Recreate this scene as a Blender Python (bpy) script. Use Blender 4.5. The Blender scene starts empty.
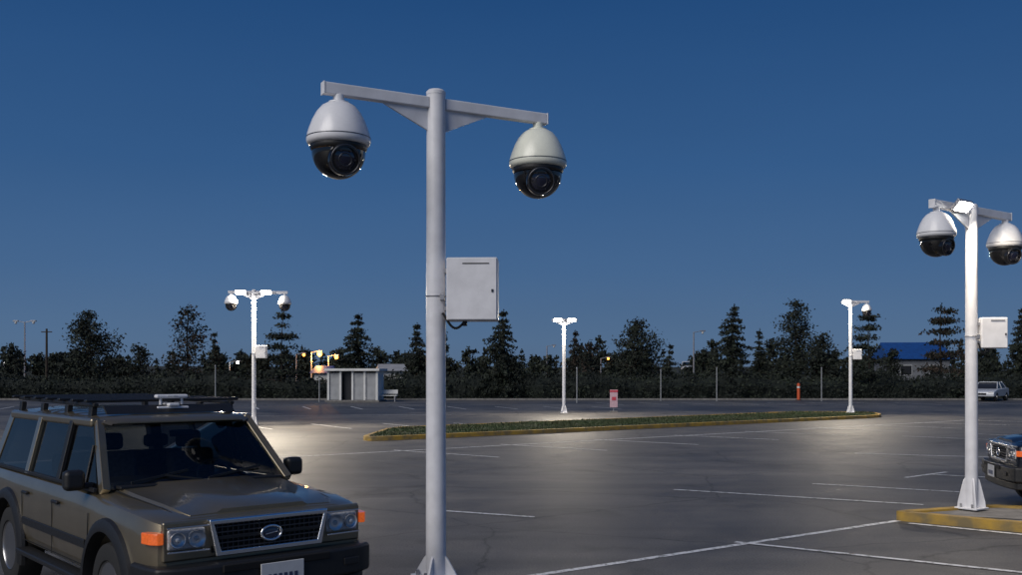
import bpy, math, random, bmesh
from mathutils import Vector, Matrix, noise
R=math.radians
random.seed(7)
sc=bpy.context.scene
sc.view_settings.view_transform='Standard'
sc.view_settings.look='None'
sc.view_settings.exposure=0

# ---------------------------------------------------------------- materials
def srgb(r,g,b):
    f=lambda c:(c/255/12.92) if c/255<=0.04045 else ((c/255+0.055)/1.055)**2.4
    return (f(r),f(g),f(b))
def mat(name,col,rough=.5,metal=0,var=.0,scale=8,bump=0,bscale=60,coat=0,emit=None,es=0,spec=.5,col2=None,noise_det=6):
    m=bpy.data.materials.new(name); m.use_nodes=True
    nt=m.node_tree; b=nt.nodes['Principled BSDF']
    b.inputs['Base Color'].default_value=(*col,1)
    b.inputs['Roughness'].default_value=rough
    b.inputs['Metallic'].default_value=metal
    b.inputs['Specular IOR Level'].default_value=spec
    if coat:
        b.inputs['Coat Weight'].default_value=coat; b.inputs['Coat Roughness'].default_value=.06
    if emit:
        b.inputs['Emission Color'].default_value=(*emit,1); b.inputs['Emission Strength'].default_value=es
    tc=nt.nodes.new('ShaderNodeTexCoord')
    if var or col2:
        n=nt.nodes.new('ShaderNodeTexNoise'); n.inputs['Scale'].default_value=scale; n.inputs['Detail'].default_value=noise_det
        nt.links.new(tc.outputs['Object'],n.inputs['Vector'])
        r=nt.nodes.new('ShaderNodeValToRGB')
        c2=col2 if col2 else tuple(c*(1-var) for c in col)
        r.color_ramp.elements[0].position=.35; r.color_ramp.elements[0].color=(*c2,1)
        r.color_ramp.elements[1].position=.62; r.color_ramp.elements[1].color=(*col,1)
        nt.links.new(n.outputs['Fac'],r.inputs['Fac']); nt.links.new(r.outputs['Color'],b.inputs['Base Color'])
        mr=nt.nodes.new('ShaderNodeMapRange'); mr.inputs['To Min'].default_value=min(1,rough*1.25); mr.inputs['To Max'].default_value=rough*.85
        nt.links.new(n.outputs['Fac'],mr.inputs['Value']); nt.links.new(mr.outputs['Result'],b.inputs['Roughness'])
    if bump:
        n2=nt.nodes.new('ShaderNodeTexNoise'); n2.inputs['Scale'].default_value=bscale; n2.inputs['Detail'].default_value=3
        nt.links.new(tc.outputs['Object'],n2.inputs['Vector'])
        bp=nt.nodes.new('ShaderNodeBump'); bp.inputs['Strength'].default_value=bump; bp.inputs['Distance'].default_value=.02
        nt.links.new(n2.outputs['Fac'],bp.inputs['Height']); nt.links.new(bp.outputs['Normal'],b.inputs['Normal'])
    return m

M={}
M['white']=mat('white_powder_coat',(.76,.76,.79),.38,var=.14,scale=5,bump=.05,bscale=90)
M['housing']=mat('camera_housing',(.78,.78,.80),.26,var=.07,scale=6)
M['housing_warmlit']=mat('warm_lit_camera_housing',(.78,.79,.68),.26,var=.08,scale=6)  # yellowish base colour stands in for warm lamplight on the housing
M['galv']=mat('galvanised',(.42,.42,.44),.4,.7,var=.2,scale=20)
M['blackgloss']=mat('smoked_dome',(.008,.008,.009),.07,coat=.6)
M['blackplast']=mat('black_plastic',(.014,.014,.015),.42,var=.2,scale=30,bump=.15,bscale=300)
M['rubber']=mat('tyre_rubber',(.015,.015,.015),.8,bump=.2,bscale=80)
M['lens']=mat('lens_glass',(.01,.012,.03),.02,coat=1)
M['ringgrey']=mat('lens_ring',(.10,.10,.11),.3,.8)
M['chrome']=mat('chrome',(.92,.92,.93),.24,1)
M['alu']=mat('alloy_wheel',(.35,.35,.36),.3,.9)
M['paint']=mat('bronze_car_paint',(.27,.225,.150),.32,.72,var=.14,scale=2.5,coat=.9)
M['paint_dark']=mat('dark_blue_car_paint',(.012,.016,.028),.28,.4,var=.1,scale=2,coat=.9)
M['paint_white']=mat('white_car_paint',(.6,.62,.66),.3,.0,var=.05,scale=2,coat=.7)
M['gap']=mat('panel_gap',(.004,.004,.004),.8)
M['seat']=mat('seat_fabric',(.085,.085,.085),.9,var=.3,scale=30)
M['amber']=mat('amber_lens',(.66,.11,.02),.2,var=.4,scale=60,coat=.8,emit=(1,.18,.03),es=.35)
M['plate']=mat('licence_plate',(.62,.62,.62),.4,var=.05,scale=20)
M['platetext']=mat('plate_text',(.05,.06,.12),.5)
M['badge']=mat('badge_field',(.02,.03,.06),.15,coat=1)
M['lampglass']=mat('headlamp_lens',(.74,.74,.73),.30,.2,coat=1,var=.35,scale=45)
M['bulb']=mat('headlamp_reflector',(.95,.94,.92),.30,.8)
M['led']=mat('led_panel',(1,1,1),.5,emit=(1,.96,.88),es=60)
M['sodium']=mat('sodium_lamp',(1,.5,.1),.5,emit=(1,.34,.05),es=7)
M['yellow']=mat('yellow_kerb_paint',(.46,.28,.04),.6,scale=3,col2=(.20,.15,.07),bump=.3,bscale=40)
M['concrete']=mat('kerb_concrete',(.22,.21,.20),.8,var=.3,scale=4,bump=.3,bscale=50)
M['grass']=mat('grass_soil',(.040,.058,.022),.9,scale=1.2,col2=(.030,.036,.018),bump=.5,bscale=20)
M['blade']=mat('grass_blade',(.036,.064,.020),.7,scale=.8,col2=(.055,.06,.024))
M['bark']=mat('bark',(.05,.038,.028),.9,var=.5,scale=20,bump=.4,bscale=40)
M['leafd']=mat('leaf_dark',(.010,.016,.011),.8,var=.35,scale=1.5)
M['leafl']=mat('leaf_light',(.025,.035,.020),.75,var=.35,scale=1.5)
M['leafb']=mat('leaf_brown',(.046,.032,.022),.8,var=.35,scale=1.5)
M['field']=mat('field_grass',(.034,.038,.022),.95,scale=.05,col2=(.024,.026,.020))
M['signred']=mat('sign_red',(.50,.06,.09),.5,var=.1,scale=10)
M['signpink']=mat('sign_face',(.55,.38,.44),.5,var=.15,scale=14)
M['orange']=mat('orange_plastic',(.6,.10,.03),.5,var=.1)
M['blueroof']=mat('blue_metal_roof',(.012,.07,.26),.5,.0,var=.25,scale=3)
M['wall']=mat('painted_wall',(.15,.16,.18),.7,var=.2,scale=2)
M['wallw']=mat('white_panel',(.68,.68,.66),.6,var=.15,scale=2)
M['wallg']=mat('grey_panel',(.34,.35,.36),.6,var=.2,scale=2)
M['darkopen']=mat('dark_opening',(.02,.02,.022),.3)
M['warmwin']=mat('lit_window',(.9,.7,.4),.5,emit=(1,.62,.25),es=1.6)

def glassmat(name,tint,ior=1.5,gl=.9):
    m=bpy.data.materials.new(name); m.use_nodes=True; nt=m.node_tree
    for n in list(nt.nodes): nt.nodes.remove(n)
    o=nt.nodes.new('ShaderNodeOutputMaterial'); mx=nt.nodes.new('ShaderNodeMixShader')
    t=nt.nodes.new('ShaderNodeBsdfTransparent'); t.inputs[0].default_value=(*tint,1)
    g=nt.nodes.new('ShaderNodeBsdfGlossy'); g.inputs['Roughness'].default_value=.02; g.inputs[0].default_value=(gl,gl,gl,1)
    f=nt.nodes.new('ShaderNodeFresnel'); f.inputs[0].default_value=ior
    nt.links.new(f.outputs[0],mx.inputs[0]); nt.links.new(t.outputs[0],mx.inputs[1]); nt.links.new(g.outputs[0],mx.inputs[2])
    nt.links.new(mx.outputs[0],o.inputs[0]); return m
M['glass']=glassmat('car_glass',(.66,.70,.70))
M['tint']=glassmat('tinted_car_glass',(.20,.22,.23),1.45,.85)
M['clear']=glassmat('clear_lens',(.92,.92,.94),1.4)

def asphalt():
    m=bpy.data.materials.new('asphalt'); m.use_nodes=True; nt=m.node_tree; b=nt.nodes['Principled BSDF']
    L=nt.links.new
    tc=nt.nodes.new('ShaderNodeTexCoord')
    def nz(scale,det=5,rough=.6,dist=0):
        n=nt.nodes.new('ShaderNodeTexNoise'); n.inputs['Scale'].default_value=scale; n.inputs['Detail'].default_value=det
        n.inputs['Roughness'].default_value=rough; n.inputs['Distortion'].default_value=dist
        L(tc.outputs['Object'],n.inputs['Vector']); return n
    def ramp(src,p0,c0,p1,c1):
        r=nt.nodes.new('ShaderNodeValToRGB'); r.color_ramp.elements[0].position=p0; r.color_ramp.elements[0].color=(*c0,1)
        r.color_ramp.elements[1].position=p1; r.color_ramp.elements[1].color=(*c1,1); L(src,r.inputs[0]); return r
    def mul(a,b_,fac=1,mode='MULTIPLY'):
        x=nt.nodes.new('ShaderNodeMix'); x.data_type='RGBA'; x.blend_type=mode; x.inputs[0].default_value=fac
        L(a,x.inputs[6]); L(b_,x.inputs[7]); return x
    big=nz(.13,8,.62,.8); r1=ramp(big.outputs['Fac'],.38,(.074,.075,.079),.60,(.158,.150,.140))
    mid=nz(1.1,8,.7,.3); r2=ramp(mid.outputs['Fac'],.3,(.60,.61,.63),.7,(1.22,1.20,1.17))
    fine=nz(45,3,.8); r3=ramp(fine.outputs['Fac'],.3,(.36,.36,.36),.72,(1.55,1.55,1.55))
    c=mul(r1.outputs[0],r2.outputs[0]); c=mul(c.outputs[2],r3.outputs[0])
    st=nz(.55,4,.55,1.0); r4=ramp(st.outputs['Fac'],.56,(1,1,1),.70,(.52,.52,.52)); c=mul(c.outputs[2],r4.outputs[0])
    mp=nt.nodes.new('ShaderNodeMapping'); mp.inputs['Rotation'].default_value=(0,0,R(-22)); mp.inputs['Scale'].default_value=(.10,1.3,1)
    L(tc.outputs['Object'],mp.inputs[0]); sn=nt.nodes.new('ShaderNodeTexNoise'); sn.inputs['Scale'].default_value=1; sn.inputs['Detail'].default_value=6; L(mp.outputs[0],sn.inputs['Vector'])
    r5=ramp(sn.outputs['Fac'],.35,(.80,.80,.81),.65,(1.10,1.10,1.09)); c=mul(c.outputs[2],r5.outputs[0])
    wv=nz(1.5,4,.6); vmx=nt.nodes.new('ShaderNodeMix'); vmx.data_type='RGBA'; vmx.blend_type='ADD'; vmx.inputs[0].default_value=.35
    L(tc.outputs['Object'],vmx.inputs[6]); L(wv.outputs['Color'],vmx.inputs[7])
    vo=nt.nodes.new('ShaderNodeTexVoronoi'); vo.feature='DISTANCE_TO_EDGE'; vo.inputs['Scale'].default_value=.22; L(vmx.outputs[2],vo.inputs['Vector'])
    r6=ramp(vo.outputs['Distance'],.0015,(.35,.35,.35),.006,(1,1,1)); c=mul(c.outputs[2],r6.outputs[0],.8)
    L(c.outputs[2],b.inputs['Base Color'])
    mr=nt.nodes.new('ShaderNodeMapRange'); mr.inputs['To Min'].default_value=.45; mr.inputs['To Max'].default_value=.75; L(mid.outputs['Fac'],mr.inputs['Value']); L(mr.outputs[0],b.inputs['Roughness'])
    bp=nt.nodes.new('ShaderNodeBump'); bp.inputs['Strength'].default_value=.6; bp.inputs['Distance'].default_value=.008; L(fine.outputs['Fac'],bp.inputs['Height']); L(bp.outputs[0],b.inputs['Normal'])
    return m
M['asphalt']=asphalt()
def paintline():
    m=bpy.data.materials.new('road_paint'); m.use_nodes=True; nt=m.node_tree; b=nt.nodes['Principled BSDF']; L=nt.links.new
    tc=nt.nodes.new('ShaderNodeTexCoord')
    n=nt.nodes.new('ShaderNodeTexNoise'); n.inputs['Scale'].default_value=9; n.inputs['Detail'].default_value=9; n.inputs['Roughness'].default_value=.75; L(tc.outputs['Object'],n.inputs['Vector'])
    r=nt.nodes.new('ShaderNodeValToRGB'); r.color_ramp.elements[0].position=.40; r.color_ramp.elements[0].color=(.14,.14,.135,1); r.color_ramp.elements[1].position=.50; r.color_ramp.elements[1].color=(.72,.72,.72,1)
    L(n.outputs['Fac'],r.inputs[0]); L(r.outputs[0],b.inputs['Base Color']); b.inputs['Roughness'].default_value=.6
    return m
M['line']=paintline()

# ---------------------------------------------------------------- mesh helpers
def empty(name,loc=(0,0,0),rz=0):
    e=bpy.data.objects.new(name,None); sc.collection.objects.link(e); e.location=loc; e.rotation_euler=(0,0,rz); e.empty_display_size=.3; return e
def mk(name,vs,fs,mats,parent=None,mi=None,smooth=None,bevel=0,seg=2,loc=(0,0,0),rot=(0,0,0)):
    me=bpy.data.meshes.new(name); me.from_pydata([tuple(v) for v in vs],[],fs)
    if not isinstance(mats,(list,tuple)): mats=[mats]
    for m_ in mats: me.materials.append(m_)
    if mi: me.polygons.foreach_set('material_index',mi)
    if smooth is not None:
        me.polygons.foreach_set('use_smooth',[True]*len(me.polygons)); me.set_sharp_from_angle(angle=R(smooth))
    me.update()
    o=bpy.data.objects.new(name,me); sc.collection.objects.link(o); o.location=loc; o.rotation_euler=rot
    if parent: o.parent=parent
    if bevel:
        md=o.modifiers.new('b','BEVEL'); md.width=bevel; md.segments=seg; md.limit_method='ANGLE'; md.angle_limit=R(35)
        me.polygons.foreach_set('use_smooth',[True]*len(me.polygons)); 
        md.harden_normals=True
    return o
BF=[(0,3,2,1),(4,5,6,7),(0,1,5,4),(1,2,6,5),(2,3,7,6),(3,0,4,7)]
def box(name,size,loc,m,parent=None,bevel=.01,rot=(0,0,0),seg=2):
    x,y,z=[s/2 for s in size]
    vs=[(-x,-y,-z),(x,-y,-z),(x,y,-z),(-x,y,-z),(-x,-y,z),(x,-y,z),(x,y,z),(-x,y,z)]
    return mk(name,vs,BF,m,parent,bevel=bevel,seg=seg,loc=loc,rot=rot)
def hexa(name,v8,m,parent=None,bevel=.01):
    return mk(name,v8,BF,m,parent,bevel=bevel)
def cyl(name,p1,p2,r1,r2,m,parent=None,seg=24,smooth=40):
    p1=Vector(p1);p2=Vector(p2);d=(p2-p1).normalized()
    a=d.orthogonal().normalized(); b=d.cross(a)
    vs=[];n=seg
    for p,r in((p1,r1),(p2,r2)):
        for i in range(n):
            t=2*math.pi*i/n; vs.append(p+(a*math.cos(t)+b*math.sin(t))*r)
    fs=[(i,(i+1)%n,n+(i+1)%n,n+i) for i in range(n)]+[tuple(range(n-1,-1,-1)),tuple(range(n,2*n))]
    return mk(name,vs,fs,m,parent,smooth=smooth)
def lathe(name,prof,m,parent=None,loc=(0,0,0),rot=(0,0,0),seg=48,smooth=35,close=True):
    vs=[];fs=[];n=seg
    for r,z in prof:
        for i in range(n):
            t=2*math.pi*i/n; vs.append((r*math.cos(t),r*math.sin(t),z))
    k=len(prof)
    for j in range(k-1):
        for i in range(n):
            fs.append((j*n+i,j*n+(i+1)%n,(j+1)*n+(i+1)%n,(j+1)*n+i))
    if close:
        fs.append(tuple(range(n-1,-1,-1))); fs.append(tuple(range((k-1)*n,k*n)))
    return mk(name,vs,fs,m,parent,smooth=smooth,loc=loc,rot=rot)
def prism(name,poly,z0,z1,m,parent=None,bevel=0,loc=(0,0,0),rot=(0,0,0),mtop=None):
    n=len(poly)
    vs=[(x,y,z0) for x,y in poly]+[(x,y,z1) for x,y in poly]
    fs=[(i,(i+1)%n,n+(i+1)%n,n+i) for i in range(n)]+[tuple(range(n-1,-1,-1)),tuple(range(n,2*n))]
    ms=[m] if not mtop else [m,mtop]; mi=[0]*(n+1)+[1 if mtop else 0]
    return mk(name,vs,fs,ms,parent,mi=mi,bevel=bevel,loc=loc,rot=rot)
def beam(name,p1,p2,w,t,m,parent=None,up=(0,0,1),bevel=.008):
    p1=Vector(p1);p2=Vector(p2);d=(p2-p1).normalized();s=d.cross(Vector(up)).normalized();u=s.cross(d)
    vs=[]
    for p in(p1,p2):
        for a,b in((-1,-1),(1,-1),(1,1),(-1,1)): vs.append(p+s*a*w/2+u*b*t/2)
    return mk(name,vs,[(0,3,2,1),(4,5,6,7),(0,1,5,4),(1,2,6,5),(2,3,7,6),(3,0,4,7)],m,parent,bevel=bevel)
def torus(name,R0,r0,m,parent=None,loc=(0,0,0),rot=(0,0,0),sx=1,sy=1,a=40,b=10):
    vs=[];fs=[]
    for i in range(a):
        t=2*math.pi*i/a
        for j in range(b):
            p=2*math.pi*j/b
            vs.append(((R0*sx+r0*math.cos(p))*math.cos(t),(R0*sy+r0*math.cos(p))*math.sin(t),r0*math.sin(p)))
    for i in range(a):
        for j in range(b):
            fs.append((i*b+j,((i+1)%a)*b+j,((i+1)%a)*b+(j+1)%b,i*b+(j+1)%b))
    return mk(name,vs,fs,m,parent,smooth=80,loc=loc,rot=rot)

# ---------------------------------------------------------------- camera
cam=bpy.data.cameras.new('camera'); co=bpy.data.objects.new('camera',cam); sc.collection.objects.link(co)
co.location=(0,0,2.1); co.rotation_euler=(R(90),0,0); cam.lens=35; cam.sensor_width=36; cam.shift_y=.0836; cam.clip_end=5000; cam.clip_start=.1
sc.camera=co

# ---------------------------------------------------------------- world
w=bpy.data.worlds.new('World'); sc.world=w; w.use_nodes=True; nt=w.node_tree; bg=nt.nodes['Background']
tc=nt.nodes.new('ShaderNodeTexCoord'); sp=nt.nodes.new('ShaderNodeSeparateXYZ'); nt.links.new(tc.outputs['Generated'],sp.inputs[0])
cr=nt.nodes.new('ShaderNodeValToRGB'); e=cr.color_ramp.elements
e[0].position=0; e[0].color=(*srgb(86,107,134),1)
e[1].position=1; e[1].color=(*srgb(16,46,92),1)
for p,c in((.03,(83,110,142)),(.10,(69,102,142)),(.20,(52,90,136)),(.36,(33,73,122))):
    x=e.new(p); x.color=(*srgb(*c),1)
nt.links.new(sp.outputs['Z'],cr.inputs[0])
nz_=nt.nodes.new('ShaderNodeTexNoise'); nz_.inputs['Scale'].default_value=2.2; nz_.inputs['Detail'].default_value=4
mpw=nt.nodes.new('ShaderNodeMapping'); mpw.inputs['Scale'].default_value=(1,1,4); nt.links.new(tc.outputs['Generated'],mpw.inputs[0]); nt.links.new(mpw.outputs[0],nz_.inputs['Vector'])
mrw=nt.nodes.new('ShaderNodeMapRange'); mrw.inputs['To Min'].default_value=.93; mrw.inputs['To Max'].default_value=1.07; nt.links.new(nz_.outputs['Fac'],mrw.inputs['Value'])
nt.links.new(cr.outputs[0],bg.inputs[0]); nt.links.new(mrw.outputs[0],bg.inputs[1])

sun=bpy.data.lights.new('sun','SUN'); sun.energy=2.15; sun.angle=R(40); sun.color=(1,.95,.89)
so=bpy.data.objects.new('sun',sun); sc.collection.objects.link(so)
so.rotation_euler=Vector((.60,.70,-.66)).to_track_quat('-Z','Y').to_euler()

# ---------------------------------------------------------------- ground
mk('ground',[(-1500,-1500,-.03),(1500,-1500,-.03),(1500,2500,-.03),(-1500,2500,-.03)],[(0,1,2,3)],M['field'])
mk('parking_lot',[(-140,-60,0),(140,-60,0),(140,77,0),(-140,77,0)],[(0,1,2,3)],M['asphalt'])
box('far_kerb',(280,.2,.15),(0,77.1,.05),M['concrete'],bevel=.02)
vs=[];fs=[];NX=60;NY=14
for j in range(NY):
    for i in range(NX):
        x=-260+i*520/(NX-1); y=84+j*22
        t=min(1,max(0,(y-92)/90)); z=-.02+3.0*t*t*(3-2*t)+noise.noise(Vector((x*.02,y*.02,0)))*1.2*t
        vs.append((x,y,z))
for j in range(NY-1):
    for i in range(NX-1): a=j*NX+i; fs.append((a,a+1,a+NX+1,a+NX))
mk('hill',vs,fs,M['field'],smooth=80)

def lines(name,segs,wd=.11,z=.004):
    vs=[];fs=[]
    for (x1,y1,x2,y2) in segs:
        d=Vector((x2-x1,y2-y1,0)); L_=d.length; d.normalize(); s=Vector((-d.y,d.x,0))*wd/2; n=max(2,int(L_/.6))
        base=len(vs)
        for k in range(n+1):
            p=Vector((x1,y1,z))+d*L_*k/n; j=random.uniform(-.004,.004)
            vs.append(p+s*(1+j*8)); vs.append(p-s*(1-j*8))
        for k in range(n): b=base+2*k; fs.append((b,b+1,b+3,b+2))
    return mk(name,vs,fs,M['line'])
lines('parking_line',[(-1.6,8.96,5.50,14.12)],wd=.10)
lines('parking_line',[(2.78,12.32,6.6,9.55),(2.93,17.86,6.56,15.8),(5.7,18.8,7.9,17.5),(8.7,20.5,13,17.9),(-1.01,15.1,.34,14.45),
  (5.55,13.85,9.3,10.5),(7.9,19.9,9.2,21.0)],wd=.09,z=.008)
far=[]
for i in range(9):
    x=-3.2+i*2.9; y=27.0+i*2.16; far.append((x,y,x+2.9,y-2.3))
for i in range(14):
    x=-34+i*3.0; far.append((x,62,x+1.4,57.5))
    far.append((x+40,70,x+41.4,65.5))
for i in range(7):
    x=-14+i*2.9; far.append((x,40+i*.4,x+2.2,36.6+i*.4))
for i in range(8):
    x=13+i*2.9; y=33+i*1.2; far.append((x,y,x+3.0,y-2.6))
lines('parking_line',far,wd=.11,z=.008)
lines('parking_line',[(-6,24.5,20,43.9),(-36,64.8,24,64.8),(-20,47.5,-3,50),(-12,22,-5,19.2),(9,26,16,23)],wd=.11)

def island(name,poly,h,mk_,top,inset=.16):
    e=empty(name); n=len(poly)
    vs=[(x,y,0) for x,y in poly]; inn=[]
    for k in range(n):
        a=Vector(poly[k-1]);b=Vector(poly[k]);d=Vector(poly[(k+1)%n]); 
        n1=Vector((-(b-a).y,(b-a).x)).normalized(); n2=Vector((-(d-b).y,(d-b).x)).normalized(); m_=(n1+n2).normalized(); m_/=max(.4,m_.dot(n1))
        inn.append(b+m_*inset)
    vs+= [(x,y,h) for x,y in poly]+[(p.x,p.y,h) for p in inn]+[(p.x,p.y,h-.03) for p in inn]
    fs=[]
    for k in range(n):
        j=(k+1)%n
        fs+=[(k,j,n+j,n+k),(n+k,n+j,2*n+j,2*n+k),(2*n+k,2*n+j,3*n+j,3*n+k)]
    mk('kerb',vs,fs,mk_,e,bevel=.015)
    mk('surface',[(p.x,p.y,h-.03) for p in inn],[tuple(range(n))],top,e)
    return inn
def rounded(poly,r,seg=5):
    out=[];n=len(poly)
    for k in range(n):
        a=Vector(poly[k-1]);b=Vector(poly[k]);c=Vector(poly[(k+1)%n])
        p=b+(a-b).normalized()*r;q=b+(c-b).normalized()*r
        for i in range(seg+1):
            t=i/seg; out.append(tuple((1-t)**2*p+2*t*(1-t)*b+t*t*q))
    return out
big=rounded([(-4.7,30.2),(17.6,46.8),(18.4,50.5),(14.5,51.0),(-4.4,36.2)],1.3)
inn=island('grass_island',big,.14,M['yellow'],M['grass'])
island('pole_island',rounded([(5.42,14.2),(9.1,11.0),(13,10.6),(13,12.8),(8.9,14.0),(7.2,14.95)],.2),.13,M['yellow'],M['concrete'])
def inpoly(x,y,P):
    c=False;n=len(P)
    for i in range(n):
        a=P[i];b=P[i-1]
        if (a[1]>y)!=(b[1]>y) and x<(b[0]-a[0])*(y-a[1])/(b[1]-a[1])+a[0]: c=not c
    return c
P=[(p.x,p.y) for p in inn]; vs=[];fs=[]
cnt=0
while cnt<24000:
    x=random.uniform(-5,19);y=random.uniform(30,51.5)
    if not inpoly(x,y,P): continue
    cnt+=1; h=random.uniform(.02,.08)*(1+1.2*noise.noise(Vector((x*.8,y*.8,0)))); a=random.uniform(0,6.28); wd=.03
    b=len(vs); vs+=[(x-wd*math.cos(a),y-wd*math.sin(a),.105),(x+wd*math.cos(a),y+wd*math.sin(a),.105),(x+random.uniform(-.05,.05),y+random.uniform(-.05,.05),.11+h)]; fs.append((b,b+1,b+2))
mk('grass',vs,fs,M['blade'])

# ---------------------------------------------------------------- camera poles
def dome_camera(name,parent,x,z,s=1,look=0,tilt=14,hm='housing'):
    e=empty(name,(x,0,z)); e.parent=parent; e.scale=(s,s,s); e.rotation_euler=(0,0,look)
    lathe('mount_neck',[(.055,.03),(.055,-.03),(.10,-.04),(.10,-.06)],M[hm],e)
    lathe('housing',[(.085,-.045),(.115,-.055),(.165,-.085),(.215,-.145),(.255,-.22),(.285,-.30),(.303,-.355),(.312,-.40),(.312,-.43),(.300,-.455),(.275,-.468)],M[hm],e,smooth=50)
    lathe('housing_seam',[(.3145,-.392),(.3145,-.400)],M['ringgrey'],e,close=False)
    lathe('lower_collar',[(.272,-.462),(.278,-.49),(.27,-.51),(.262,-.52)],M['blackplast'],e)
    prof=[(.262*math.cos(R(a)),-.53+.262*math.sin(R(a))) for a in range(0,-90,-6)]+[(.004,-.792)]
    lathe('smoked_ball',prof,M['blackgloss'],e,smooth=80)
    t=empty('lens_turret',(0,0,-.585)); t.parent=e; t.rotation_euler=(R(90+tilt),0,0)
    lathe('lens_barrel',[(.155,.12),(.160,.215),(.150,.252),(.122,.258),(.118,.235)],M['blackgloss'],t)
    torus('bezel',.137,.007,M['ringgrey'],t,loc=(0,0,.256))
    lathe('lens',[(.118,.230),(.09,.242),(.06,.252),(.03,.258),(.003,.260)],M['lens'],t,smooth=80)
    torus('inner_ring',.062,.005,M['ringgrey'],t,loc=(0,0,.253))
    for k in range(6):
        a=k*math.pi/3
        lathe('ir_led',[(.010,.24),(.008,.262)],M['ringgrey'],t,loc=(.095*math.cos(a),.095*math.sin(a),0),seg=10)
    return e

def pole(loc,yaw,H,r,armL,armR,armz,cams=('housing','housing_warmlit'),boxz=None,boxs=1,lamp=None,looks=(0,0),cs=1,boxyaw=0,gh=.35,insL=.10,insR=.10):
    e=empty('security_camera_pole',loc,yaw)
    lathe('mast',[(r*1.04,0),(r,H*.5),(r*.97,H-.03)],M['white'],e,seg=32)
    lathe('mast_cap',[(r*1.0,H-.03),(r*1.0,H),(r*.8,H+.02),(r*.2,H+.03)],M['white'],e,seg=32)
    th=.115
    box('arm_left',(armL-r*.9,th*.8,th),(-(armL+r*.9)/2,0,armz),M['white'],e,.012)
    box('arm_right',(armR-r*.9,th*.8,th),((armR+r*.9)/2,0,armz),M['white'],e,.012)
    box('arm_cap_left',(.015,th*.86,th*1.06),(-armL-.008,0,armz),M['white'],e,.003)
    box('arm_cap_right',(.015,th*.86,th*1.06),(armR+.008,0,armz),M['white'],e,.003)
    for s in(-1,1):
        x0=s*r*.9; x1=s*(r+.50)
        t=.012; z1=armz-th/2+.002; pts=[(x0,z1),(x1,z1),(x1-s*.06,z1-.03),(x0,z1-.23)]
        vs=[(x,-t,z) for x,z in pts]+[(x,t,z) for x,z in pts]
        mk('gusset',vs,[(0,1,2,3),(7,6,5,4),(0,4,5,1),(1,5,6,2),(2,6,7,3),(3,7,4,0)],M['white'],e,bevel=.004)
    box('base_plate',(r*4.0,r*4.0,.025),(0,0,.013),M['white'],e,.006)
    for k in range(4):
        a=k*math.pi/2+R(45); c,s_=math.cos(a),math.sin(a)
        t=.012; pts=[(r*.95,.026),(r*2.3,.026),(r*2.2,.09*gh/.35),(r*1.3,gh),(r*.95,gh+.04)]
        px,py=-s_*t,c*t
        vs=[(c*u+px,s_*u+py,z) for u,z in pts]+[(c*u-px,s_*u-py,z) for u,z in pts]; n=5
        mk('base_gusset',vs,[tuple(range(n)),tuple(range(2*n-1,n-1,-1))]+[(i,n+i,n+(i+1)%n,(i+1)%n) for i in range(n)],M['white'],e,bevel=.003)
        bx=(1.6*r)*(1 if k in(0,3) else -1); by=(1.0*r)*(1 if k<2 else -1)
        cyl('anchor_bolt',(bx,by,.02),(bx,by,.08),.016,.016,M['galv'],e,seg=6)
    if cams[0]: dome_camera('dome_camera_a',e,-armL+insL,armz-th/2-.02,cs,looks[0],hm=cams[0])
    if cams[1]: dome_camera('dome_camera_b',e,armR-insR,armz-th/2-.02,cs,looks[1],hm=cams[1])
    if boxz is not None:
        b=empty('control_box',(0,0,boxz),boxyaw); b.parent=e
        wd,dp,hh=.52*boxs,.30*boxs,.64*boxs; cx=r+.02+wd/2
        box('cabinet',(wd,dp,hh),(cx,0,0),M['white'],b,.018,seg=3)
        box('cabinet_door',(wd-.02,.012,hh-.02),(cx,-dp/2-.007,-.0),M['white'],b,.005)
        box('door_slot',(wd*.52,.008,.009),(cx+.04,-dp/2-.0142,hh*.40),M['gap'],b,0)
        box('lock',(.022,.010,.03),(cx+wd*.40,-dp/2-.0185,-.02),M['ringgrey'],b,.004)
        box('bracket_top',(.06,.10,.05),(r+.0,0,hh*.3),M['galv'],b,.005)
        box('bracket_bottom',(.06,.10,.05),(r+.0,0,-hh*.3),M['galv'],b,.005)
        torus('strap',r*1.05,.006,M['galv'],b,loc=(0,0,-hh*.1),b=6)
        box('strap_screw',(.05,.05,.07),(r*.75,-r*.95,-hh*.12),M['galv'],b,.008)
        pts=[]
        for k in range(13):
            t=k/12; pts.append(Vector((cx-.08-(cx-.08-r*.75)*t,-.03-.06*t,-hh/2-.11*math.sin(math.pi*min(1,t*1.05))+.08*t)))
        for k in range(12): cyl('cable',pts[k],pts[k+1],.013,.013,M['blackplast'],b,seg=8)
        cyl('cable_gland',(cx-.08,-.03,-hh/2-.05),(cx-.08,-.03,-hh/2+.01),.024,.024,M['blackplast'],b,seg=12)
    if lamp:
        for (lx,P_,ls_) in lamp:
            h=empty('lamp',(lx,-.13,armz+.01)); h.parent=e; h.rotation_euler=(R(-48),0,0)
            box('lamp_head',(.40*ls_,.20*ls_,.06),(0,0,-.01),M['galv'],h,.012)
            box('led_panel',(.35*ls_,.155*ls_,.02),(0,0,-.048),M['led'],h,.008)
            l=bpy.data.lights.new('lamp_light','AREA'); l.shape='RECTANGLE'; l.size=.34*ls_; l.size_y=.14*ls_; l.energy=P_; l.color=(1,.86,.66)
            lo=bpy.data.objects.new('lamp_light',l); sc.collection.objects.link(lo); lo.parent=h; lo.location=(0,0,-.075)
    return e
pole((-.77,10.2,0),R(28.7),4.98,.10,1.19,1.30,4.86,boxz=2.95,looks=(R(-4),R(-22)),boxyaw=R(-28.7-2),gh=.20,insL=.15,insR=.09)
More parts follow.
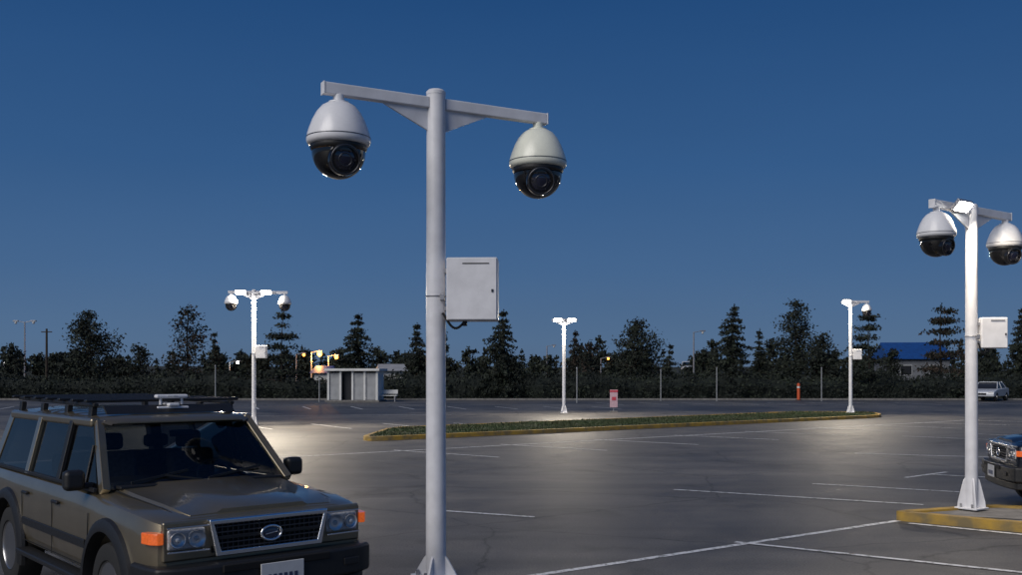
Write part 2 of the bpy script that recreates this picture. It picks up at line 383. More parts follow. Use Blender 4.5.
pole((6.72,14.5,.12),R(36),4.42,.085,1.02,1.05,4.35,cams=('housing','housing'),boxz=2.56,boxs=.70,cs=.84,lamp=[(-.50,110,.9)],looks=(R(-10),R(-25)),boxyaw=R(-36-8),gh=.42)
pole((-10.4,40.2,0),R(6),5.45,.085,1.0,1.32,5.36,cams=('housing','housing'),boxz=2.95,boxs=.8,cs=.86,lamp=[(-.50,560,1.1),(.50,560,1.1)],boxyaw=R(-10))
pole((2.78,52.2,0),R(10),4.93,.085,.62,.70,4.88,cams=(None,None),lamp=[(-.36,260,1.2),(.38,260,1.2)])
pole((16.85,49.3,.12),R(12),5.6,.085,.42,.98,5.52,cams=(None,'housing'),boxz=2.9,boxs=.8,cs=.8,lamp=[(-.32,520,1.2)],boxyaw=R(-20))

# ---------------------------------------------------------------- SUV
def apply_mods(o):
    dg=bpy.context.evaluated_depsgraph_get(); me=bpy.data.meshes.new_from_object(o.evaluated_get(dg)); o.modifiers.clear(); o.data=me
def build_suv(name,loc,rz,paint,rack=True,sx=1):
    e=empty(name,loc,rz); e.scale=(sx,1,1); Pm=M[paint]
    st=[(2.26,.80,.52,.985,1.005),(2.23,.85,.50,1.015,1.035),(2.14,.895,.47,1.035,1.06),(1.9,.918,.45,1.06,1.085),(1.45,.925,.44,1.085,1.115),(1.10,.925,.44,1.105,1.15),(1.02,.925,.44,1.115,1.155),
        (.6,.925,.44,1.125,1.15),(-1.0,.925,.44,1.135,1.15),(-1.95,.92,.46,1.14,1.15),(-2.2,.90,.48,1.13,1.14),(-2.28,.86,.52,1.10,1.12)]
    vs=[];fs=[]
    def sec(x,W,zb,zs,zt):
        h=[(W-.10,zb),(W-.03,zb+.05),(W-.004,zb+.17),(W,.74),(W-.006,zs-.16),(W-.022,zs-.07),(W-.045,zs-.025),(W-.085,zs-.002),(W-.25,zs+(zt-zs)*.6),(W*.4,zt-.003)]
        return [(x,y,z) for y,z in h]+[(x,-y,z) for y,z in reversed(h)]
    n=20
    for s in st: vs+=sec(*s)
    for j in range(len(st)-1):
        for i in range(n):
            a=j*n+i;b=j*n+(i+1)%n; fs.append((a,b,b+n,a+n))
    fs.append(tuple(range(n-1,-1,-1))); fs.append(tuple(range((len(st)-1)*n,len(st)*n)))
    body=mk('body',vs,fs,Pm,e,smooth=28)
    bm=bmesh.new(); bm.from_mesh(body.data); bmesh.ops.recalc_face_normals(bm,faces=bm.faces); bm.to_mesh(body.data); bm.free()
    for ax in(1.40,-1.42):
        for s in(-1,1):
            c=cyl('cut',(ax,s*.56,.40),(ax,s*1.2,.40),.47,.47,M['gap'],e,seg=48)
            md=body.modifiers.new('x','BOOLEAN'); md.object=c; md.operation='DIFFERENCE'; md.solver='EXACT'
            bpy.context.view_layer.update(); apply_mods(body); bpy.data.objects.remove(c)
    body.data.set_sharp_from_angle(angle=R(28))
    hv=[];hs=[(2.20,.62,1.036),(2.12,.66,1.060),(1.9,.68,1.088),(1.4,.71,1.122),(1.10,.735,1.152)]
    for x,W,z in hs: hv+=[(x,-W,z-.028),(x,-W+.03,z+.004),(x,-W*.62,z+.010),(x,-W*.55,z+.034),(x,W*.55,z+.034),(x,W*.62,z+.010),(x,W-.03,z+.004),(x,W,z-.028)]
    hf=[(j*8+i,j*8+i+1,j*8+8+i+1,j*8+8+i) for j in range(4) for i in range(7)]
    hf+=[tuple(range(7,-1,-1)),tuple(range(32,40))]
    mk('hood',hv,hf,Pm,e,smooth=35)
    for s in(-1,1):
        for k in range(4):
            x0,W0,z0=hs[k]; x1,W1,z1=hs[k+1]
            beam('hood_gap',(x0,s*(W0+.008),z0-.018),(x1,s*(W1+.008),z1-.016),.010,.012,M['gap'],e,bevel=0)
    box('cowl',(.14,1.46,.03),(1.08,0,1.160),M['blackplast'],e,.01)
    zr=1.67
    for s in(1,-1):
        beam('a_pillar',(1.06,s*.825,1.13),(.50,s*.685,zr),.075,.07,Pm,e,up=(0,s,.3))
        beam('b_pillar',(.02,s*.868,1.13),(.0,s*.735,zr),.09,.05,M['blackplast'],e,up=(0,s,.3))
        beam('c_pillar',(-.93,s*.868,1.13),(-.93,s*.735,zr),.11,.05,Pm,e,up=(0,s,.3))
        beam('d_pillar',(-2.16,s*.84,1.13),(-1.98,s*.70,zr),.16,.07,Pm,e,up=(0,s,.3))
        beam('window_sill',(1.0,s*.878,1.142),(-2.15,s*.868,1.148),.035,.035,M['blackplast'],e)
        beam('cant_rail',(.50,s*.712,zr),(-1.98,s*.718,zr),.085,.085,Pm,e,bevel=.03)
        def pane(nm,q): mk(nm,q,[(0,1,2,3) if s>0 else (3,2,1,0)],M['tint'],e)
        for nm,x0,x1,t0,t1 in(('front_door_glass',.98,.03,.50,.01),('rear_door_glass',-.02,-.90,-.02,-.90),('quarter_glass',-.97,-2.12,-.97,-1.97)):
            pane(nm,[(x0,s*.862,1.14),(x1,s*.862,1.14),(t1,s*.728,zr),(t0,s*.728,zr)])
        beam('glass_divider',(.70,s*.868,1.14),(.66,s*.78,1.49),.02,.02,M['blackplast'],e)
    wv_=[];wf=[];NW=16
    for j in range(6):
        v=j/5; zz=1.15+(zr-1.15)*v; xx=1.05-.55*v+.015*math.sin(math.pi*v); W=.80-.13*v
        for i in range(NW+1):
            u=-1+2*i/NW; wv_.append((xx+.055*(1-u*u),u*W,zz))
    for j in range(5):
        for i in range(NW): a=j*(NW+1)+i; wf.append((a,a+1,a+NW+2,a+NW+1))
    mk('windshield',wv_,wf,M['glass'],e,smooth=80)
    mk('rear_window',[(-2.2,-.80,1.15),(-2.2,.80,1.15),(-2.02,.68,zr),(-2.02,-.68,zr)],[(3,2,1,0)],M['tint'],e)
    rs=[(.60,.60,1.665,1.67),(.56,.665,1.69,1.70),(.42,.70,1.715,1.735),(-.6,.715,1.735,1.765),(-1.7,.71,1.725,1.755),(-2.0,.68,1.70,1.72),(-2.08,.62,1.67,1.675)]
    rv=[]
    for x,W,z0,z1 in rs: rv+=[(x,-W,zr-.01),(x,-W-.012,z0-.02),(x,-W+.05,z0+.004),(x,-W*.5,z1),(x,W*.5,z1),(x,W-.05,z0+.004),(x,W+.012,z0-.02),(x,W,zr-.01)]
    rf=[(j*8+i,j*8+(i+1)%8,(j+1)*8+(i+1)%8,(j+1)*8+i) for j in range(6) for i in range(8)]+[tuple(range(7,-1,-1)),tuple(range(48,56))]
    mk('roof',rv,rf,Pm,e,smooth=40)
    beam('windshield_header',(.53,-.66,1.665),(.53,.66,1.665),.06,.05,Pm,e)
    # interior
    box('dashboard',(.35,1.45,.14),(.80,0,1.09),M['seat'],e,.04)
    box('instrument_hood',(.20,.30,.05),(.74,.38,1.165),M['seat'],e,.02)
    for s in(1,-1):
        box('seat_back',(.14,.46,.50),(-.05,s*.38,1.12),M['seat'],e,.05,rot=(0,R(-12),0))
        box('headrest',(.09,.25,.16),(-.13,s*.38,1.46),M['seat'],e,.04)
        box('rear_headrest',(.09,.26,.13),(-.95,s*.38,1.40),M['seat'],e,.04)
    box('rear_bench',(.15,1.3,.30),(-.92,0,1.16),M['seat'],e,.05)
    torus('steering_wheel',.165,.011,M['seat'],e,loc=(.48,.38,1.14),rot=(0,R(62),0))
    box('rear_view_mirror',(.03,.22,.06),(.62,0,1.56),M['blackplast'],e,.012)
    for y0,y1 in((-.62,-.02),(.05,.66)):
        beam('wiper_arm',(1.12,y1,1.185),(1.04,(y0+y1)/2,1.235),.014,.014,M['blackplast'],e,bevel=0)
        beam('wiper_blade',(1.085,y0,1.190),(1.0,y1-.08,1.262),.012,.02,M['blackplast'],e,bevel=0)
    box('front_fascia',(.05,1.66,.30),(2.252,0,.87),Pm,e,.02)
    def ring(nm,x,y0,z0,y1,z1,t,dp,m):
        o=[(-y0,z0),(y0,z0),(y1,z1),(-y1,z1)]
        i_=[(-y0+t,z0+t),(y0-t,z0+t),(y1-t,z1-t),(-y1+t,z1-t)]
        vs=[(x,y,z) for y,z in o]+[(x,y,z) for y,z in i_]+[(x-dp,y,z) for y,z in o]+[(x-dp,y,z) for y,z in i_]
        fs=[]
        for k in range(4):
            j=(k+1)%4; fs+=[(k,j,4+j,4+k),(8+k,12+k,12+j,8+j),(k,8+k,8+j,j),(4+k,4+j,12+j,12+k)]
        mk(nm,vs,fs,m,e,bevel=.010,seg=3)
    ring('grille_surround',2.335,.445,.735,.50,1.012,.040,.07,M['chrome'])
    box('grille_back',(.02,.92,.22),(2.282,0,.87),M['gap'],e,0)
    for k in range(5): box('grille_bar',(.022,.90,.010),(2.305,0,.79+k*.04),M['ringgrey'],e,.002)
    for k in range(21): box('grille_mesh',(.012,.006,.21),(2.298,-.43+k*.043,.87),M['ringgrey'],e,0)
    box('grille_centre_bar',(.025,.88,.030),(2.312,0,.87),M['blackplast'],e,.006)
    torus('badge_ring',.07,.010,M['chrome'],e,loc=(2.335,0,.87),rot=(0,R(90),0),sx=.78,sy=1.2)
    lathe('badge',[(.07,0),(.06,.008),(.03,.012),(.002,.013)],M['badge'],e,loc=(2.325,0,.87),rot=(0,R(90),0)).scale=(.78,1.2,1)
    beam('badge_mark',(2.338,-.05,.862),(2.338,.05,.878),.010,.008,M['chrome'],e,bevel=.001)
    for s in(1,-1):
        box('headlamp_bowl',(.05,.29,.155),(2.268,s*.655,.885),M['lampglass'],e,.02)
        for dy,rr in((-.07*s,1.0),(.075*s,.85)):
            lathe('headlamp_reflector',[(.068*rr,.0),(.066*rr,.014),(.05*rr,.004),(.03*rr,-.004),(.012,-.008)],M['bulb'],e,loc=(2.297,s*.655+dy,.885),rot=(0,R(90),0),seg=24)
            lathe('headlamp_bulb',[(.02,-.01),(.02,.008),(.012,.014),(.002,.016)],M['lampglass'],e,loc=(2.296,s*.655+dy,.885),rot=(0,R(90),0),seg=16)
        mk('headlamp_cover',[(2.326,s*.50,.80),(2.306,s*.80,.80),(2.298,s*.80,.968),(2.316,s*.50,.972)],[(0,1,2,3) if s>0 else (3,2,1,0)],M['clear'],e)
        for a,b in(((2.326,s*.495,.797),(2.306,s*.808,.797)),((2.316,s*.495,.975),(2.298,s*.808,.972))): beam('headlamp_trim',a,b,.012,.012,M['chrome'],e,bevel=.002)
        prism('indicator',[(0,0),(.0,.045),(-.05,.085),(-.17,.102),(-.17,.0)] if s>0 else [(0,0),(-.17,.0),(-.17,-.102),(-.05,-.085),(0,-.045)],-.042,.042,M['amber'],e,.008,loc=(2.29,s*.828,.900))
        box('mirror_housing',(.12,.17,.17),(.84,s*1.00,1.22),M['blackplast'],e,.045,seg=4)
        box('mirror_arm',(.06,.12,.05),(.84,s*.90,1.17),M['blackplast'],e,.012)
        box('mirror_glass',(.01,.13,.13),(.777,s*1.00,1.22),M['chrome'],e,.0)
        for ax in(1.40,-1.42):
            fv=[];ff=[];K=26
            for k in range(K):
                a=R(-14+208*k/(K-1)); c_,s_=math.cos(a),math.sin(a)
                for rr,yy in((.455,.86),(.462,.965),(.50,.968),(.555,.945),(.565,.915)):
                    fv.append((ax+rr*c_*1.0,s*yy,.40+rr*s_))
            for k in range(K-1):
                for i in range(4): a=k*5+i; ff.append((a,a+1,a+6,a+5))
            mk('fender_flare',fv,ff,M['blackplast'],e,smooth=40)
            wv=empty('wheel',(ax,s*.80,.385)); wv.parent=e; wv.rotation_euler=(R(-90)*s,0,0)
            lathe('tyre',[(.22,-.12),(.34,-.125),(.375,-.11),(.385,-.08),(.385,.08),(.375,.11),(.34,.125),(.25,.12),(.235,.09)],M['rubber'],wv,smooth=30)
            lathe('rim',[(.24,.105),(.235,.115),(.222,.10),(.21,.02),(.05,.02)],M['alu'],wv)
            lathe('hub',[(.06,.02),(.058,.075),(.03,.085),(.002,.086)],M['alu'],wv,seg=20)
            for k in range(6):
                a=k*math.pi/3; beam('spoke',(.05*math.cos(a),.05*math.sin(a),.06),(.222*math.cos(a),.222*math.sin(a),.085),.055,.03,M['alu'],wv,bevel=.006)
        y=s*.9265
        def gap(x0,z0,x1,z1,w_=.008): beam('panel_gap',(x0,y,z0),(x1,y,z1),w_,.004,M['gap'],e,up=(0,1,0),bevel=0)
        gap(.92,.55,.96,.96); gap(.0,.50,.0,.96); gap(-.93,.62,-.93,.96); gap(.90,.52,-.90,.52)
        for x in(.14,-.78): 
            box('door_handle',(.17,.03,.03),(x,s*.940,.97),M['blackplast'],e,.01)
        beam('side_moulding',(.9,s*.932,.70),(-.88,s*.932,.70),.02,.07,M['blackplast'],e,bevel=.006)
        beam('side_step',(.86,s*.93,.42),(-.88,s*.93,.42),.14,.05,M['blackplast'],e,bevel=.015)
        box('fog_lamp',(.02,.14,.06),(2.425,s*.66,.585),M['blackplast'],e,.012)
        box('tail_lamp',(.05,.12,.30),(-2.27,s*.82,.95),M['signred'],e,.01)
    bp=[(2.18,-.935),(2.33,-.90),(2.40,-.78),(2.445,-.45),(2.455,0),(2.445,.45),(2.40,.78),(2.33,.90),(2.18,.935),(1.92,.945),(1.92,.84),(2.1,.80),(2.1,-.80),(1.92,-.84),(1.92,-.945)]
    prism('front_bumper',bp,.47,.70,M['blackplast'],e,.03)
    prism('front_valance',[(x-.05,y*.96) for x,y in bp],.36,.469,M['blackplast'],e,.02)
    box('bumper_intake',(.02,.90,.06),(2.452,0,.66),M['gap'],e,.01)
    box('licence_plate',(.012,.36,.18),(2.476,.02,.575),M['plate'],e,.004)
    for k in range(6): box('plate_character',(.003,.026,.06),(2.4835,-.09+k*.044,.55),M['platetext'],e,0)
    prism('rear_bumper',[(-x,y) for x,y in reversed(bp)],.47,.70,M['blackplast'],e,.03)
    box('underbody',(3.9,1.1,.2),(0,0,.42),M['gap'],e,.02)
    if rack:
        for s in(1,-1):
            beam('rack_rail',(.30,s*.64,1.815),(-2.05,s*.64,1.835),.05,.035,M['blackplast'],e,bevel=.012)
            for x in(.22,-.45,-1.2,-1.95): beam('rack_foot',(x,s*.65,1.70),(x,s*.64,1.80),.05,.09,M['blackplast'],e,up=(1,0,0))
        for x in(.24,-.14,-.52,-.90,-1.28,-1.66,-2.05): beam('rack_crossbar',(x,-.72,1.85),(x,.72,1.85),.07,.028,M['blackplast'],e,bevel=.01)
        hexa('rack_fairing',[(.42,-.60,1.735),(.45,-.60,1.735),(.45,.60,1.735),(.42,.60,1.735),(.33,-.60,1.81),(.35,-.60,1.81),(.35,.60,1.81),(.33,.60,1.81)],M['blackplast'],e,.006)
        f=empty('roof_beacon',(.34,.02,1.80)); f.parent=e
        box('beacon_base',(.16,.10,.03),(0,0,.01),M['housing'],f,.01)
        for y_ in(-.10,.10): cyl('beacon_post',(0,y_,.0),(0,y_,.08),.012,.012,M['housing'],f,seg=12)
        box('beacon_lower_bar',(.05,.30,.03),(.03,0,-.02),M['housing'],f,.012,seg=3)
        box('beacon_bar',(.07,.30,.035),(0,0,.085),M['housing'],f,.015,seg=3)
        box('beacon_lens',(.074,.10,.022),(.002,.0,.085),M['lampglass'],f,.008)
    return e
build_suv('parked_suv',(-3.38,9.43,0),R(-49),'paint')
build_suv('parked_suv',(9.42,15.2,0),R(168),'paint_dark',rack=False,sx=.78)

# ---------------------------------------------------------------- small sedan (distance)
def sedan(loc,rz,paint='paint_white'):
    e=empty('parked_car',loc,rz); W=.88
    prof=[(2.15,.35),(2.2,.55),(2.12,.72),(1.1,.92),(-1.45,.98),(-2.05,.95),(-2.15,.6),(-2.1,.35)]
    n=len(prof); vs=[(x,-W,z) for x,z in prof]+[(x,W,z) for x,z in prof]
    fs=[tuple(range(n)),tuple(range(2*n-1,n-1,-1))]+[(i,n+i,n+(i+1)%n,(i+1)%n) for i in range(n)]
    mk('body',vs,fs,M[paint],e,bevel=.07,seg=3)
    g=[(.95,.93),(.25,1.38),(-.9,1.42),(-1.6,.97)]
    vs=[(x,-(.80 if z<1 else .62),z) for x,z in g]+[(x,(.80 if z<1 else .62),z) for x,z in g]
    mk('greenhouse',vs,[(0,1,2,3),(7,6,5,4),(0,4,5,1),(1,5,6,2),(2,6,7,3)],M['darkopen'],e,bevel=.03)
    box('roof',(1.1,1.24,.05),(-.33,0,1.42),M[paint],e,.02)
    for s in(1,-1):
        beam('b_pillar',(-.2,s*.80,.95),(-.25,s*.64,1.40),.06,.04,M[paint],e,up=(0,1,.3))
        beam('a_pillar',(.93,s*.79,.95),(.26,s*.63,1.40),.05,.05,M[paint],e,up=(0,1,.3))
        beam('c_pillar',(-1.55,s*.79,.97),(-.9,s*.63,1.42),.12,.05,M[paint],e,up=(0,1,.3))
        box('headlamp',(.08,.32,.12),(2.13,s*.64,.66),M['lampglass'],e,.02)
        for ax in(1.35,-1.35):
            cyl('tyre',(ax,s*.70,.32),(ax,s*.895,.32),.32,.32,M['rubber'],e); cyl('rim',(ax,s*.80,.32),(ax,s*.91,.32),.19,.17,M['alu'],e)
    box('grille',(.05,.7,.14),(2.18,0,.55),M['darkopen'],e,.01)
    return e
sedan((36.1,75.0,0),R(-130)) 
build_suv('parked_van',(23.5,132,1.9),R(-100),'paint_white',rack=False)

# ---------------------------------------------------------------- vegetation
def leafquad(vs,fs,mi,p,s,m):
    a=Vector((random.gauss(0,1),random.gauss(0,1),random.gauss(0,.7))).normalized(); b=a.orthogonal().normalized()
    b.rotate(Matrix.Rotation(random.uniform(0,6.28),3,a)); c=a.cross(b)
    k=len(vs); l=s*random.uniform(.6,1.3); w_=l*random.uniform(.35,.7)
    vs+= [p-b*l*.5-c*w_*.25,p-b*l*.1+c*w_*.45,p+b*l*.5,p-c*w_*.5]; fs.append((k,k+1,k+2,k+3)); mi.append(m)
def tube(vs,fs,mi,p1,p2,r1,r2,m,n=6):
    d=(p2-p1).normalized(); a=d.orthogonal().normalized(); b=d.cross(a); k=len(vs)
    for p,r in((p1,r1),(p2,r2)):
        for i in range(n): t=2*math.pi*i/n; vs.append(p+(a*math.cos(t)+b*math.sin(t))*r)
    for i in range(n): fs.append((k+i,k+(i+1)%n,k+n+(i+1)%n,k+n+i)); mi.append(m)
def conifer(vs,fs,mi,base,h,w,kind='cone',dens=1,ls=.26,mb=0,md=1,ml=2):
    base=Vector(base); lean=Vector((random.uniform(-.03,.03),random.uniform(-.03,.03),1))
    N=7; pts=[base+Vector((lean.x*h*t+.06*math.sin(t*7+base.x),lean.y*h*t,h*t)) for t in [i/N for i in range(N+1)]]
    for i in range(N): tube(vs,fs,mi,pts[i],pts[i+1],.016*h*(1-i/N)+.015,.016*h*(1-(i+1)/N)+.012,mb)
    def at(t):
        t=min(.999,max(0,t)); i=int(t*N); return pts[i].lerp(pts[i+1],t*N-i)
    side=random.uniform(0,6.28)
    if kind=='cone':
        nt_=max(7,int(h*2.0))
        for q in range(nt_):
            t=.13+.84*q/(nt_-1)+random.uniform(-.012,.012); nb=int((7 if t<.6 else 6)*min(1.5,max(.6,dens))+.5)
            LL=w/2*1.2*(1-t)**.75*random.uniform(.80,1.15)
            for _b in range(nb):
                a=random.uniform(0,6.28); L_=max(.14,LL*random.uniform(.7,1.1)*(1+.12*math.cos(a-side)))
                p0=at(t); d=Vector((math.cos(a),math.sin(a),random.uniform(-.42,-.12))).normalized(); p1=p0+d*L_
                tube(vs,fs,mi,p0,p1,.012+.008*L_,.006,mb,4)
                dark=random.random()<.66; nc=max(2,int(L_/.17))
                for j in range(nc):
                    u=(j+random.random())/nc; q_=p0.lerp(p1,u)
                    for _ in range(max(2,int(6*min(1.3,dens)))):
                        pp=q_+Vector((random.gauss(0,.12),random.gauss(0,.12),random.gauss(-.05,.09)))
                        leafquad(vs,fs,mi,pp,ls*.95,md if (dark if random.random()<.8 else not dark) else ml)
        for _ in range(10): leafquad(vs,fs,mi,at(.97)+Vector((random.gauss(0,.04),random.gauss(0,.04),random.uniform(-.3,.35))),ls*.7,md)
        return
    nl=int(56*dens) if kind!='tier' else int(28*dens)
    tiers=[.30,.45,.58,.70,.82,.93]
    for k in range(nl):
        if kind=='tier': t=random.choice(tiers)+random.uniform(-.02,.02)
        else: t=.16+.82*(k/nl)+random.uniform(-.02,.02)
        if kind=='round': L_=w/2*(math.sin(math.pi*min(1,max(.05,(t-.05)/1.0)))**.7)*(1.15-.45*t)
        else: L_=w/2*(1.05-t*.75)
        a=random.uniform(0,6.28); L_*=random.uniform(.55,1.12)*(1+.15*math.cos(a-side)); L_=max(.25,L_)
        p0=at(t); rise=random.uniform(.0,.35)
        if kind=='tier': rise=random.uniform(-.05,.15)
        d=Vector((math.cos(a),math.sin(a),rise)).normalized(); p1=p0+d*L_
        tube(vs,fs,mi,p0,p1,.016+.010*L_,.008,mb,4)
        nc=max(3,int(L_/.22))
        dark=random.random()<.62
        for j in range(nc):
            u=(.2 if kind!='tier' else .3)+.8*(j+random.random())/nc; q=p0.lerp(p1,u)
            spread=.14+.14*L_*(1-abs(u-.6))
            for _ in range(random.randint(5,9)):
                pp=q+Vector((random.gauss(0,spread),random.gauss(0,spread),random.gauss(-.02 if kind=='tier' else -.06,spread*(.45 if kind=='tier' else .7))))
                leafquad(vs,fs,mi,pp,ls,md if (dark if random.random()<.8 else not dark) else ml)
    for _ in range(14): leafquad(vs,fs,mi,at(.97)+Vector((random.gauss(0,.07),random.gauss(0,.07),random.uniform(-.3,.35))),ls*.8,md)
def px(x,Y): return (x-512)*Y/995
def pz(y,Y): return 2.1+(373-y)*Y/995
trees=[(88,82,311,62,'round',2.1,0),(187,84,306,52,'round',1.1,1),(215,90,333,28,'cone',1,0),(281,80,310,54,'tier',2.3,0),(358,82,314,66,'cone',1.9,0),(418,84,324,42,'cone',1.4,0),(446,86,332,32,'cone',1,0),
 (505,80,311,66,'cone',1.8,0),(576,84,332,30,'cone',1,1),(592,82,342,28,'round',.9,1),(636,84,320,58,'round',1.9,0),(733,81,305,64,'cone',1.9,0),(799,92,299,50,'round',1.9,0),(822,84,334,46,'round',1.4,0),(871,80,312,54,'tier',2.3,0),
 (942,82,304,62,'tier',2.6,1),(1021,84,308,56,'cone',1.6,0),(140,88,345,34,'round',1,0),(760,94,330,36,'cone',1,0),(670,96,345,32,'cone',1,0),(12,84,345,36,'round',1.2,0),(893,86,350,30,'round',1.0,0)]
trees2=[(-60,80,7),(-52,84,6),(64,82,7.5),(54,86,6.5),(75,80,6)]
for (x,Y,ty,wp,kd,dn,br) in trees:
    vs=[];fs=[];mi=[]; H=pz(ty,Y); W=wp*Y/995; X=px(x,Y)
    conifer(vs,fs,mi,(0,0,0),H,W,kd,dn)
    mk('pine_tree',vs,fs,[M['bark'],M['leafd'],M['leafb'] if br else M['leafl']],mi=mi,loc=(X,Y,0))
for (X,Y,H) in trees2:
    vs=[];fs=[];mi=[]; conifer(vs,fs,mi,(0,0,0),H,3.6,'cone',1.3); mk('pine_tree',vs,fs,[M['bark'],M['leafd'],M['leafl']],mi=mi,loc=(X,Y,0))
vs=[];fs=[];mi=[]
for k in range(190):
    X=-125+k*1.4+random.uniform(-1,1); Y=random.uniform(112,150)
    hz=2.8+1.8*(.5+.5*noise.noise(Vector((X*.05,3,0))))+random.uniform(-.6,.9)+(1.6 if random.random()<.12 else 0)
    conifer(vs,fs,mi,(X,Y,.3+(Y-110)*.03),hz,random.uniform(2.6,5),random.choice(['cone','round','round']),.42,ls=.5)
mk('distant_trees',vs,fs,[M['bark'],M['leafd'],M['leafl']],mi=mi)
vs=[];fs=[];mi=[]
def hh(x): return 1.9+.75*noise.noise(Vector((x*.10,0,5)))+.45*noise.noise(Vector((x*.45,2,1)))
K=420; x0=-95
for i in range(K):
    x=x0+i*.46; h=hh(x)*.84
    for (y,z) in((79.2,0),(79.0,h*.6),(79.8,h),(81.6,h),(82.2,0)): vs.append(Vector((x,y+noise.noise(Vector((x*.6,z,0)))*.5,z)))
for i in range(K-1):
    for j in range(4): a=i*5+j; fs.append((a,a+5,a+6,a+1)); mi.append(0)
for i in range(34000):
    x=random.uniform(x0,x0+K*.46); h=hh(x); t=random.random()
    if t<.55: p=Vector((x,78.8+random.gauss(0,.2),random.uniform(0,h*.9)))
    else: p=Vector((x,random.uniform(78.9,82),h*.86+abs(random.gauss(0,.18))))
    cl=noise.noise(Vector((x*.8,p.z,2)))
    leafquad(vs,fs,mi,p,.26,1 if cl+random.uniform(-.3,.3)>.22 else 0)
mk('hedge',vs,fs,[M['leafd'],M['leafl']],mi=mi)

# ---------------------------------------------------------------- buildings
def shed(X,Y):
    e=empty('utility_shed',(X,Y,0),R(-6))
    box('floor_slab',(4.0,2.4,.12),(0,0,.07),M['concrete'],e,.01)
    box('back_wall',(3.6,.1,2.1),(0,1.0,1.18),M['wallw'],e,.01)
    box('roof',(4.1,2.6,.18),(0,0,2.33),M['wallw'],e,.02)
    for x in(-1.8,-.9,0,.9,1.8): box('post',(.16,.14,2.1),(x,-.98,1.18),M['wallw'],e,.01)
    for x in(-1.35,.45,1.35): box('door_panel',(.72,.06,1.95),(x,-.93,1.12),M['wallg'],e,.01)
    box('side_wall',(.1,1.8,2.1),(-1.8,0,1.18),M['wallw'],e,.01); box('side_wall',(.1,1.8,2.1),(1.8,0,1.18),M['wallw'],e,.01)
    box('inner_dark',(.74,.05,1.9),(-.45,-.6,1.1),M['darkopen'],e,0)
shed(px(357,73),73)
b=empty('park_bench',(px(386,73),72.6,0),R(-5))
box('seat',(1.9,.45,.06),(0,0,.45),M['wallw'],b); 
box('backrest',(1.9,.05,.3),(0,.24,.72),M['wallw'],b)
for x in(-.8,.8): box('leg',(.08,.4,.42),(x,0,.21),M['galv'],b); 
for x in(-.8,.8): box('back_support',(.06,.05,.4),(x,.29,.62),M['galv'],b)
def house(name,X,Y,Wd,D,h,rh,z0=0,rz=0,roof='blueroof',wall='wall',lit=False):
    e=empty(name,(X,Y,z0),rz)
    box('walls',(Wd,D,h),(0,0,h/2),M[wall],e,.02)
    vs=[(-Wd/2-.4,-D/2-.4,h),(Wd/2+.4,-D/2-.4,h),(Wd/2+.4,D/2+.4,h),(-Wd/2-.4,D/2+.4,h),(-Wd/2-.2,0,h+rh),(Wd/2+.2,0,h+rh)]
    mk('roof',vs,[(3,2,1,0),(0,1,5,4),(2,3,4,5),(0,4,3),(1,2,5)],M[roof],e)
    n=int(Wd/2.4)
    for k in range(n):
        x=-Wd/2+Wd*(k+.5)/n
        box('window_frame',(1.2,.08,1.1),(x,-D/2-.03,h*.55),M['wallg'],e,.01)
        box('window',(1.0,.06,.9),(x,-D/2-.06,h*.55),M['warmwin'] if (lit and k%2==0) else M['darkopen'],e,.0)
house('warehouse',px(912,104),104,5.6,8,2.5,1.8,1.0,R(-8))
house('warehouse',px(392,100),100,2.2,5,1.8,.7,.5,R(10),roof='wallg',wall='wallw')
house('warehouse',px(326,98),98,1.4,4,1.8,.7,.3,0,wall='wallw')
s=empty('parking_sign',(px(614,54),53.5,0),R(6))
box('sign_panel',(.42,.04,.95),(0,0,.72),M['signpink'],s,.01)
box('sign_band',(.43,.01,.10),(0,-.026,1.12),M['signred'],s,0)
box('sign_band',(.22,.01,.18),(0,-.026,.72),M['signred'],s,0)
cyl('post',(0,.04,0),(0,.04,1.15),.03,.03,M['galv'],s,seg=10); box('foot',(.4,.3,.05),(0,0,.025),M['concrete'],s)
for xx,Y in((800,76),):
    t=empty('traffic_bollard',(px(xx,Y),Y,0)); cyl('post',(0,0,.05),(0,0,1.25),.12,.12,M['orange'],t,seg=14); cyl('cap',(0,0,1.25),(0,0,1.32),.12,.05,M['orange'],t,seg=14); cyl('foot',(0,0,0),(0,0,.06),.24,.22,M['rubber'],t,seg=14)
    cyl('reflective_band',(0,0,.95),(0,0,1.08),.123,.123,M['wallw'],t,seg=14)
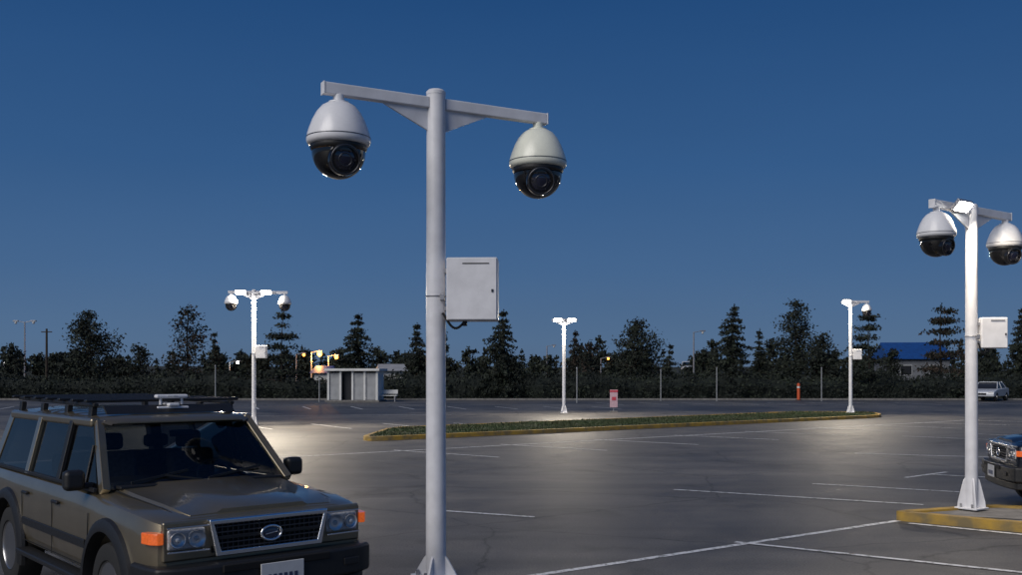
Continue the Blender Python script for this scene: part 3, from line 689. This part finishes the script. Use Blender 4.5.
for xx,Y,yt in((216,70,366),(718,74,368),(823,74,368),(578,70,368),(662,75,370),(320,72,380)):
    t=empty('marker_post',(px(xx,Y),Y,0)); H=pz(yt,Y); cyl('post',(0,0,0),(0,0,H),.04,.035,M['wallg'],t,seg=10); cyl('cap',(0,0,H),(0,0,H+.05),.055,.03,M['galv'],t,seg=10)
def dist_lamp(x,Y,yt,mm,z0=0,arms=1,hs=.22,en=0):
    t=empty('street_lamp',(px(x,Y),Y,z0)); H=pz(yt,Y)-z0
    cyl('mast',(0,0,0),(0,0,H),.09,.06,M['galv'],t,seg=10)
    for s_ in ([1] if arms==1 else [-1,1]):
        beam('arm',(0,0,H-.05),(s_*.7,0,H+.1),.06,.06,M['galv'],t); box('lamp_head',(.5,.25,.12),(s_*.85,0,H+.1),M['galv'],t,.02)
        lathe('lamp_glass',[(hs*.5,.0),(hs*.9,-hs*.4),(hs,-hs*.9),(hs*.9,-hs*1.4),(hs*.5,-hs*1.8),(.01,-hs*1.9)],mm,t,loc=(s_*.85,0,H+.04),seg=12)
    if en:
        l=bpy.data.lights.new('lamp_light','POINT'); l.energy=en; l.color=(1,.45,.12); l.shadow_soft_size=.2
        lo=bpy.data.objects.new('lamp_light',l); sc.collection.objects.link(lo); lo.parent=t; lo.location=(.85,-.9,H-.5)
dist_lamp(25,95,322,M['wallw'],arms=2,hs=.12); dist_lamp(695,95,332,M['wallw'],hs=.12); dist_lamp(548,120,346,M['wallw'],hs=.12)
dist_lamp(312,101,352,M['sodium'],hs=.26,en=900); dist_lamp(329,104,356,M['sodium'],hs=.2,en=500); dist_lamp(297,112,354,M['sodium'],hs=.16); dist_lamp(230,100,362,M['led'],hs=.12); dist_lamp(4,100,362,M['led'],hs=.12)
dist_lamp(602,115,358,M['sodium'],hs=.13)
t=empty('utility_pole',(px(47,92),92,0)); cyl('mast',(0,0,0),(0,0,6.2),.13,.09,M['bark'],t,seg=10); beam('crossarm',(-.5,0,5.9),(.5,0,5.9),.08,.09,M['bark'],t)
